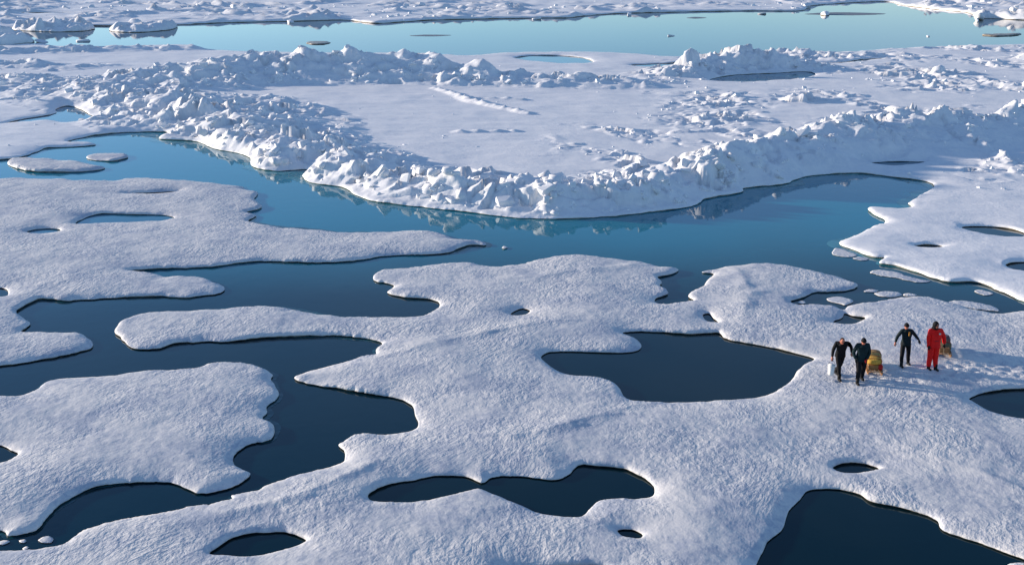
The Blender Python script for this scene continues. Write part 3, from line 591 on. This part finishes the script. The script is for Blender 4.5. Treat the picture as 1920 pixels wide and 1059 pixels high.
YELLOW = plain('yellow_bag', (0.58, 0.33, 0.06), 0.7); WOOD = plain('brown_wood', (0.30, 0.15, 0.06), 0.7); STRAP = plain('red_strap', (0.4, 0.02, 0.02)); OLIVE = plain('olive_canvas', (0.12, 0.105, 0.06)); TAN = plain('tan_canvas', (0.36, 0.25, 0.1)); GREY = plain('grey_bag', (0.1, 0.1, 0.1))
WHITE = plain('white_plastic', (0.75, 0.73, 0.68), 0.4, 0.05); ROPE = plain('rope', (0.3, 0.24, 0.15)); ORANGE = plain('orange_patch', (0.6, 0.25, 0.05)); PALE = plain('reflective_tape', (0.6, 0.58, 0.5), 0.4)

def tube(bm, pts, radii, sides=7, mi=0):
    pts = [Vector(p) for p in pts]; rings = []
    for i, p in enumerate(pts):
        t = (pts[min(i + 1, len(pts) - 1)] - pts[max(i - 1, 0)]).normalized()
        u = t.cross(Vector((0, 0, 1))); u = t.cross(Vector((1, 0, 0))) if u.length < 0.1 else u; u.normalize(); v = t.cross(u)
        rings.append([bm.verts.new(p + (u * math.cos(a) + v * math.sin(a)) * radii[i]) for a in [2 * math.pi * k / sides for k in range(sides)]])
    fs = []
    for a, b in zip(rings, rings[1:]):
        for k in range(sides): fs.append(bm.faces.new((a[k], a[(k + 1) % sides], b[(k + 1) % sides], b[k])))
    fs.append(bm.faces.new(rings[0][::-1])); fs.append(bm.faces.new(rings[-1]))
    for f in fs: f.material_index = mi; f.smooth = True
def ball(bm, c, r, mi=0, rot=None, seg=14, rings=10, zmin=None):
    g = bmesh.ops.create_uvsphere(bm, u_segments=seg, v_segments=rings, radius=1.0); M = Matrix.Translation(Vector(c)) @ (rot.to_4x4() if rot else Matrix()) @ Matrix.Diagonal((*r, 1))
    if zmin is not None: 
        for v in g['verts']: v.co.z = max(v.co.z, zmin)
    bmesh.ops.transform(bm, matrix=M, verts=g['verts'])
    for f in {f for v in g['verts'] for f in v.link_faces}: f.material_index = mi; f.smooth = True
def box(bm, c, d, mi=0, bev=0.0, rot=None):
    g = bmesh.ops.create_cube(bm, size=1.0); vs_ = g['verts']
    bmesh.ops.transform(bm, matrix=Matrix.Translation(Vector(c)) @ (rot.to_4x4() if rot else Matrix()) @ Matrix.Diagonal((*d, 1)), verts=vs_)
    fs = {f for v in vs_ for f in v.link_faces}
    for f in fs: f.material_index = mi
    if bev:
        e = list({e for v in vs_ for e in v.link_edges}); bmesh.ops.bevel(bm, geom=e, offset=bev, segments=2, profile=0.6, affect='EDGES')
def done(name, bm, mats, parent=None, loc=None):
    me = bpy.data.meshes.new(name); bmesh.ops.recalc_face_normals(bm, faces=bm.faces); bm.to_mesh(me); bm.free()
    for m in mats: me.materials.append(m)
    return link(name, me, parent, loc)

def skinned(joints, bones):
    """a Skin modifier grown over the skeleton, returned as a plain mesh"""
    names = list(joints); me = bpy.data.meshes.new('skeleton')
    me.from_pydata([joints[n][0] for n in names], [(names.index(a), names.index(b)) for a, b in bones], [])
    o = bpy.data.objects.new('skeleton', me); C.objects.link(o); m = o.modifiers.new('s', 'SKIN'); m.use_smooth_shade = True
    for i, n in enumerate(names):
        v = me.skin_vertices[0].data[i]; v.radius = joints[n][1]; v.use_root = (n == 'pelvis')
    s = o.modifiers.new('d', 'SUBSURF'); s.levels = s.render_levels = 2
    dg = bpy.context.evaluated_depsgraph_get(); dg.update(); out = bpy.data.meshes.new_from_object(o.evaluated_get(dg)); bpy.data.objects.remove(o); return out

def hand(bm, w, d, side, mi, curl=0.9):
    """palm, four unequal bent fingers and a thumb leaving the side of the palm; d points from wrist to knuckles"""
    d = Vector(d).normalized(); f = Vector((0, -1, 0)); a = d.cross(f).normalized() * side; f = a.cross(d).normalized() * side
    w = Vector(w); k = w + d * 0.09
    tube(bm, [w - d * .02, w + d * .03, w + d * .075, k], [.027, .035, .038, .030], 8, mi)
    for i, L in enumerate((.068, .078, .072, .056)):
        b = k - d * .01 + a * (0.030 - i * 0.020); m_ = b + d * L * .5 + f * L * .12 * curl; e = m_ + d * L * .35 + f * L * .4 * curl
        tube(bm, [b, m_, e], [.0105, .0095, .007], 6, mi)
    b = w + d * .025 + a * .03
    tube(bm, [b, b + a * .025 + d * .03 + f * .01, b + a * .028 + d * .058 + f * .025], [.012, .011, .008], 6, mi)

def person(label, px, py, J, colors, bulk=1.0, gear=None, face=0.0, turn=0.0, size=1.0):
    """J: joint positions, metres, facing -y (the viewer); colors: top, legs, hands (left, right as seen), head cover"""
    p = gp(px, py, 0.3); p.z = float(at_a(p.x, p.y)[0]) - 0.012
    root = bpy.data.objects.new('person', None); C.objects.link(root); root.location = p; root.rotation_euler = (0, 0, turn); root.scale = (size,) * 3
    tag(root, label, 'person', 'people crossing the ice')
    g = dict(pelvis=(0, 0, .95), waist=(0, 0, 1.12), chest=(0, -.01, 1.33), neck=(0, -.02, 1.50), head=(0, -.05, 1.64),
             ls=(-.19, 0, 1.43), rs=(.19, 0, 1.43), le=(-.26, .02, 1.15), re=(.26, .02, 1.15), lw=(-.28, -.06, .90), rw=(.28, -.06, .90),
             lh=(-.10, 0, .88), rh=(.10, 0, .88), lk=(-.11, -.03, .50), rk=(.11, -.03, .50), la=(-.11, .02, .09), ra=(.11, .02, .09)); g.update(J)
    V_ = {k: Vector(v) for k, v in g.items() if k[0] != '_'}
    b = bulk; R = dict(pelvis=(.155 * b, .12 * b), waist=(.145 * b, .115 * b), chest=(.165 * b, .125 * b), neck=(.06, .06), ls=(.078 * b,) * 2, rs=(.078 * b,) * 2, le=(.058 * b,) * 2, re=(.058 * b,) * 2,
                       lw=(.043 * b,) * 2, rw=(.043 * b,) * 2, lh=(.10 * b,) * 2, rh=(.10 * b,) * 2, lk=(.075 * b,) * 2, rk=(.075 * b,) * 2, la=(.058 * b,) * 2, ra=(.058 * b,) * 2)
    joints = {k: (V_[k], R[k]) for k in R}
    joints['lm'] = ((V_['lh'] + V_['lk']) / 2, (.088 * b,) * 2); joints['rm'] = ((V_['rh'] + V_['rk']) / 2, (.088 * b,) * 2)
    for s in 'lr': joints[s + 'c'] = (V_[s + 'k'].lerp(V_[s + 'a'], .4) + Vector((0, .02, 0)), (.068 * b,) * 2)
    bones = [('pelvis', 'waist'), ('waist', 'chest'), ('chest', 'neck'), ('chest', 'ls'), ('chest', 'rs'), ('ls', 'le'), ('le', 'lw'), ('rs', 're'), ('re', 'rw'),
             ('pelvis', 'lh'), ('pelvis', 'rh'), ('lh', 'lm'), ('lm', 'lk'), ('rh', 'rm'), ('rm', 'rk'), ('lk', 'lc'), ('lc', 'la'), ('rk', 'rc'), ('rc', 'ra')]
    sk = skinned(joints, bones); bm = bmesh.new(); bm.from_mesh(sk); bpy.data.meshes.remove(sk)
    top, legs, hl, hr, cover = colors
    for f in bm.faces: 
        c = f.calc_center_median(); f.smooth = True
        arm = min((c - V_[k]).length for k in ('le', 're', 'lw', 'rw', 'ls', 'rs')) < min((c - V_[k]).length for k in ('lh', 'rh', 'lk', 'rk', 'pelvis'))
        f.material_index = 0 if (c.z > V_['pelvis'].z + .03 or (arm and abs(c.x) > .2)) else 1
        if c.z > V_['neck'].z + .01 and abs(c.x - V_['neck'].x) < .08: f.material_index = 2
    # head with nose, ears, brow, eyes and mouth
    h = V_['head']; hrot = Matrix.Rotation(face, 3, 'Z') @ Matrix.Rotation(J.get('_nod', 0.15), 3, 'X')
    T = lambda x, y, z: h + hrot @ Vector((x, y, z))
    tube(bm, [V_['neck'] - Vector((0, 0, .03)), V_['neck'].lerp(h, .5), h], [.062, .056, .05], 8, 2)
    ball(bm, h, (.076, .096, .115), 2, hrot); ball(bm, T(0, -.035, -.062), (.055, .058, .055), 2, hrot)
    tube(bm, [T(0, -.085, .025), T(0, -.112, -.022), T(0, -.09, -.035)], [.009, .016, .010], 6, 2)
    for s in (-1, 1):
        ball(bm, T(s * .077, .005, -.01), (.012, .022, .033), 2, hrot, 8, 6); ball(bm, T(s * .03, -.083, .012), (.013, .008, .008), 5, hrot, 8, 6); ball(bm, T(s * .03, -.082, .030), (.02, .010, .007), 5, hrot, 8, 6)
    ball(bm, T(0, -.088, -.062), (.024, .008, .008), 6, hrot, 8, 6)
    hand(bm, V_['lw'], (V_['lw'] - V_['le']) * .6 + Vector((0, -.02, -.12)), -1, 3); hand(bm, V_['rw'], (V_['rw'] - V_['re']) * .6 + Vector((0, -.02, -.12)), 1, 4)
    done('body', bm, (top, legs, SKIN, hl, hr, HAIR, GLOVE), root)
    # boots
    for s in 'lr':
        a = V_[s + 'a']; bm = bmesh.new(); toe = Vector((0.03 if s == 'r' else -.03, -1, 0)).normalized(); lift = max(a.z - .09, 0)
        tube(bm, [a + Vector((0, 0, .14)), a + Vector((0, 0, .05)), a + Vector((0, 0, -.02)), a + Vector((0, 0, -.075))], [.066, .064, .062, .06], 10)
        ball(bm, a + toe * .10 + Vector((0, 0, -.045)), (.054, .125, .047), 0, None, 12, 8, -.8); ball(bm, a + toe * -.03 + Vector((0, 0, -.05)), (.05, .06, .045), 0, None, 10, 8, -.8)
        done('boot', bm, (BOOT,), root)
    # jacket hem: a loose skirt of cloth below the waist
    bm = bmesh.new(); rings = []
    for zc, rx, ry in ((.16, .150, .118), (.06, .160, .128), (-.04, .172, .138), (-.10, .178, .142), (-.10, .165, .13)):
        c = V_['pelvis'].lerp(V_['waist'], max(zc, 0) / .17) + Vector((0, 0, min(zc, 0))); rings.append([bm.verts.new(c + Vector((math.cos(t) * rx * b * (1 + .04 * math.sin(5 * t)), math.sin(t) * ry * b, 0))) for t in [2 * math.pi * k / 20 for k in range(20)]])
    for r0, r1 in zip(rings, rings[1:]):
        for k in range(20): f = bm.faces.new((r0[k], r0[(k + 1) % 20], r1[(k + 1) % 20], r1[k])); f.smooth = True
    done('jacket_hem', bm, (top,), root)
    # collar
    bm = bmesh.new(); n_ = V_['neck']; tube(bm, [n_ + Vector((0, .005, -.075)), n_ + Vector((0, 0, -.02)), n_ + Vector((0, 0, .025))], [.115 * b, .092, .078], 14); done('collar', bm, (top,), root)
    if cover == 'hair':
        bm = bmesh.new(); ball(bm, T(0, .030, .020), (.079, .084, .098), 0, hrot, 14, 10, -.25); done('hair', bm, (HAIR,), root)
    elif cover == 'cap':
        bm = bmesh.new(); ball(bm, T(0, .008, .03), (.088, .106, .108), 0, hrot, 14, 10, -.15); tube(bm, [T(0, 0, .012), T(0, 0, .045)], [.098, .096], 16); done('knitted_cap', bm, (BLACK,), root)
    elif cover == 'hood':
        bm = bmesh.new(); ball(bm, T(0, .03, .01), (.105, .115, .14), 0, hrot, 16, 12); tube(bm, [T(0, .03, -.06), T(0, .03, -.14)], [.1, .125], 14); done('hood', bm, (BLACK,), root)
    if gear: gear(root, V_, top)
    return root, V_

def chest_patch(name, m, x, z, w, h_):
    def f(root, V_, top):
        bm = bmesh.new(); box(bm, V_['chest'] + Vector((x, -.15, z)), (w, .03, h_), 0, .008); done(name, bm, (m,), root)
    return f
p1, v1 = person('bareheaded man in black stooping forward, leftmost of the walkers', 1571, 704,
    dict(pelvis=(.03, .04, .93), waist=(.02, -.01, 1.09), chest=(-.01, -.12, 1.29), neck=(-.04, -.22, 1.44), head=(-.06, -.30, 1.55), ls=(-.21, -.12, 1.40), rs=(.19, -.14, 1.40),
         le=(-.30, -.12, 1.13), lw=(-.34, -.22, .90), re=(.37, -.02, 1.24), rw=(.39, -.10, 1.02), lh=(-.07, .03, .87), rh=(.12, .04, .87), lk=(-.03, -.12, .50), rk=(.09, .12, .48), la=(-.01, -.20, .09), ra=(.03, .36, .12), _nod=.55),
    (BLACK, BLACK, SKIN, SKIN, 'hair'), 1.12)
p2, v2 = person('walker in dark jacket, black cap and red gloves hauling the yellow-loaded sled', 1611, 713,
    dict(chest=(-.02, -.05, 1.32), neck=(-.03, -.09, 1.49), head=(-.03, -.13, 1.62), le=(-.30, .04, 1.13), lw=(-.24, -.10, .93), re=(.27, .02, 1.12), rw=(.12, -.19, .95), lk=(-.10, -.14, .50), la=(-.13, -.20, .09), rk=(.13, .05, .50), ra=(.17, .24, .10), _nod=.35),
    (TEAL, BLACK, DGLOVE, GLOVE, 'cap'), 1.22)
p3, v3 = person('walker in dark jacket with both arms held out from the body', 1694, 683,
    dict(pelvis=(0, 0, .95), chest=(-.03, -.05, 1.33), neck=(-.07, -.07, 1.50), head=(-.09, -.10, 1.64), ls=(-.22, -.03, 1.43), rs=(.16, -.03, 1.42), le=(-.37, -.02, 1.18), lw=(-.44, -.08, .97), re=(.33, .0, 1.22), rw=(.47, -.04, 1.05),
         lk=(-.13, -.08, .50), la=(-.13, -.12, .09), rk=(.16, .05, .50), ra=(.22, .14, .09), _nod=.2),
    (NAVY, BLACK, SKIN, DGLOVE, 'cap'), 1.12, chest_patch('chest_strap', ORANGE, .04, .03, .05, .16), 0, 0, 0.97)
def suit_bits(root, V_, top):
    chest_patch('chest_pocket', PALE, .10, .05, .07, .06)(root, V_, top)
    bm = bmesh.new(); c = V_['waist']; tube(bm, [c + Vector((0, 0, -.02)), c + Vector((0, 0, .03))], [.195, .195], 18)
    bmesh.ops.transform(bm, matrix=Matrix.Diagonal((1, .84, 1, 1)), verts=bm.verts); done('belt', bm, (STRAP,), root)
p4, v4 = person('walker in a bulky red survival suit and black hood', 1746, 688,
    dict(chest=(-.02, -.02, 1.36), neck=(-.03, -.03, 1.54), head=(-.04, -.06, 1.70), ls=(-.20, 0, 1.46), rs=(.20, 0, 1.46), le=(-.25, -.02, 1.17), lw=(-.25, -.10, .93), re=(.38, .05, 1.17), rw=(.42, .04, .92), lk=(-.12, -.06, .50), la=(-.14, -.06, .09), rk=(.08, -.06, .5), ra=(.10, -.12, .09), _nod=.1),
    (REDS, REDS, DGLOVE, DGLOVE, 'hood'), 1.42, suit_bits, 0.2, 0.12, 1.02)

def sled(label, px, py, turn, w=.64, L=1.35):
    p = gp(px, py, .3); p.z = float(min(at_a(p.x, p.y + q)[0] for q in (0, .6, 1.2))) + .02
    r = bpy.data.objects.new('cargo_sled', None); C.objects.link(r); r.location = p; r.rotation_euler = (0, 0, turn); r.scale = (.9,) * 3; tag(r, label, 'sled', 'cargo sleds')
    for s in (-1, 1):
        bm = bmesh.new(); tube(bm, [(s * w * .42, -.22, .20), (s * w * .42, -.12, .06), (s * w * .42, .02, .015), (s * w * .42, L, .015)], [.022] * 4, 8); done('runner', bm, (WOOD,), r)
        for q in (.12, L * .5, L - .12):
            bm = bmesh.new(); tube(bm, [(s * w * .42, q, .01), (s * w * .42, q, .15)], [.018, .018], 6); done('post', bm, (WOOD,), r)
    for q in range(4):
        bm = bmesh.new(); box(bm, (-w * .5 + w * (q + .5) / 4, L * .5, .165), (w / 4 - .02, L, .025), 0, .004); done('deck_slat', bm, (WOOD,), r)
    bm = bmesh.new(); tube(bm, [(-w * .42, -.22, .20), (w * .42, -.22, .20)], [.018, .018], 6); done('front_bar', bm, (WOOD,), r)
    return r
def on_sled(r, name, bm, mats, label, cat):
    xs = [v.co for v in bm.verts]; lo = Vector([min(v[i] for v in xs) for i in range(3)]); hi = Vector([max(v[i] for v in xs) for i in range(3)])
    o = done(name, bm, mats); o.matrix_world = Matrix.Translation(r.location) @ Matrix.Rotation(r.rotation_euler.z, 4, 'Z') @ Matrix.Diagonal((.9, .9, .9, 1)); c = (lo + hi) / 2; h = (hi - lo) / 2
    for q in (-.45, .4):                       # lashing straps round the load
        bm = bmesh.new(); e = [(math.copysign(abs(math.cos(t)) ** .6, math.cos(t)), math.copysign(abs(math.sin(t)) ** .6, math.sin(t))) for t in [2 * math.pi * k / 20 for k in range(21)]]
        tube(bm, [(c.x + h.x * 1.02 * u * (.93 if cat != 'crate' else 1), c.y + h.y * q, c.z + h.z * 1.02 * v * (.93 if cat != 'crate' else 1)) for u, v in e], [.013] * 21, 6); done('lashing_strap', bm, (STRAP if cat != 'crate' else GREY,), o)
    return tag(o, label, cat)
def lump(bm, c, d, mi, seed):
    n0 = len(bm.verts); g = bmesh.ops.create_icosphere(bm, subdivisions=3, radius=1.0)['verts']; r = np.random.default_rng(seed)
    for v in g:
        n = v.co.normalized(); sgn = [math.copysign(abs(t) ** .62, t) for t in n]; k = 1 + .07 * math.sin(5 * n.x + seed) * math.cos(6 * n.y + 2 * seed) + .04 * math.sin(11 * n.z + seed)
        v.co = Vector(c) + Vector([sgn[i] * d[i] * .5 * k for i in range(3)])
    for f in {f for v in g for f in v.link_faces}: f.material_index = mi; f.smooth = True
s1 = sled('wooden sled with a yellow load behind the walker with red gloves', 1640, 699, -.18)
bm = bmesh.new(); box(bm, (.02, .35, .27), (.56, .55, .17), 0, .02); on_sled(s1, 'wooden_crate', bm, (WOOD,), 'brown crate low at the front of the yellow-loaded sled', 'crate')
bm = bmesh.new(); lump(bm, (-.03, .40, .475), (.62, .66, .25), 0, 3); o = on_sled(s1, 'duffel_bag', bm, (YELLOW,), 'yellow duffel bag on top of the brown crate', 'bag')
bm = bmesh.new(); lump(bm, (.05, .98, .42), (.60, .52, .50), 0, 5); on_sled(s1, 'canvas_bundle', bm, (TAN,), 'tan canvas bundle at the back of the yellow-loaded sled', 'bundle')
bm = bmesh.new(); lump(bm, (.22, .12, .29), (.17, .16, .22), 0, 8); on_sled(s1, 'stuff_sack', bm, (STRAP,), 'small dark red sack at the right front of the yellow-loaded sled', 'sack')
s2 = sled('low sled behind the walker in the red suit', 1769, 668, -.25)
bm = bmesh.new(); lump(bm, (.0, .45, .37), (.62, .7, .40), 0, 4); on_sled(s2, 'canvas_bundle', bm, (OLIVE,), 'olive canvas bundle on the sled behind the red suit', 'bundle')
bm = bmesh.new(); box(bm, (.0, .02, .30), (.4, .22, .22), 0, .02); on_sled(s2, 'wooden_crate', bm, (WOOD,), 'small brown crate on the sled behind the red suit', 'crate')
bm = bmesh.new(); lump(bm, (.14, 1.0, .40), (.40, .5, .42), 0, 6); on_sled(s2, 'stuff_sack', bm, (GREY,), 'grey sack at the back of the sled behind the red suit', 'sack')
# tow ropes
def rope(label, a, b):
    bm = bmesh.new(); n = 9; pts = [Vector(a).lerp(Vector(b), t / (n - 1)) - Vector((0, 0, .16 * math.sin(math.pi * t / (n - 1)))) for t in range(n)]
    tube(bm, pts, [.009] * n, 6); return tag(done('tow_rope', bm, (ROPE,)), label, 'rope', 'tow ropes')
def wpt(root, v): return root.location + Matrix.Rotation(root.rotation_euler.z, 3, 'Z') @ (Vector(v) * root.scale[0])
rope('tow rope from a red glove to the yellow-loaded sled', wpt(p2, v2['rw'] + Vector((.0, .0, -.09))), wpt(s1, (0, -.22, .20)))
rope('tow rope from the red-suited walker to the sled behind', wpt(p4, v4['rw'] + Vector((0, 0, -.09))), wpt(s2, (0, -.22, .20)))
# white bucket hanging from the stooping man's hand
hp = wpt(p1, v1['lw'] + Vector((-.01, -.04, -.135)))
bk = bpy.data.objects.new('bucket', None); C.objects.link(bk); bk.location = hp - Vector((0, 0, .52)); tag(bk, 'white plastic bucket hanging from the stooping man\'s hand', 'bucket')
bm = bmesh.new(); tube(bm, [(0, 0, 0), (0, 0, .02), (0, 0, .36)], [.10, .105, .125], 20); done('pail', bm, (WHITE,), bk)
bm = bmesh.new(); tube(bm, [(0, 0, .335), (0, 0, .372)], [.133, .135], 20); done('lid', bm, (WHITE,), bk)
bm = bmesh.new(); tube(bm, [(-.13 * math.cos(t), 0, .35 + .17 * math.sin(t)) for t in [math.pi * k / 10 for k in range(11)]], [.006] * 11, 6); done('handle', bm, (GREY,), bk)

# ------------------------------------------------------------------ single chunks of ice afloat in the far lead
for i, (px, py, sz, lab) in enumerate([(1258, 68, .9, 'lone speck of ice in the open middle of the far lead'), (1740, 69, .9, 'lone speck of ice in the right part of the far lead'),
        (78, 79.5, 1.7, 'small chunk of ice just right of the blocky floe at left'), (156, 78, 1.4, 'small chunk of ice below the hummocky floe in the far lead'),
        (545, 43, 1.6, 'white chunk of ice near the distant shore, above the brownish floe'), (1006, 37, 1.5, 'white chunk of ice near the distant shore, top centre'),
        (1180, 29, 1.8, 'white chunk of ice near the distant shore, right of top centre'), (1428, 27, 1.5, 'white chunk of ice left of the broad thin ice skin')]):
    o = bpy.data.objects.new('ice_chunk', BLOCKS[(i * 3 + 1) % len(BLOCKS)]); C.objects.link(o); o.location = gp(px, py, 0.0) + Vector((0, 0, .06 * sz)); o.rotation_euler = (.15 * math.sin(i * 2.1), .15 * math.cos(i * 1.7), i * 1.3); o.scale = (sz * 1.6, sz * 1.1, sz * .7)
    tag(o, lab, 'ice chunk', 'ice chunks afloat in the far lead')
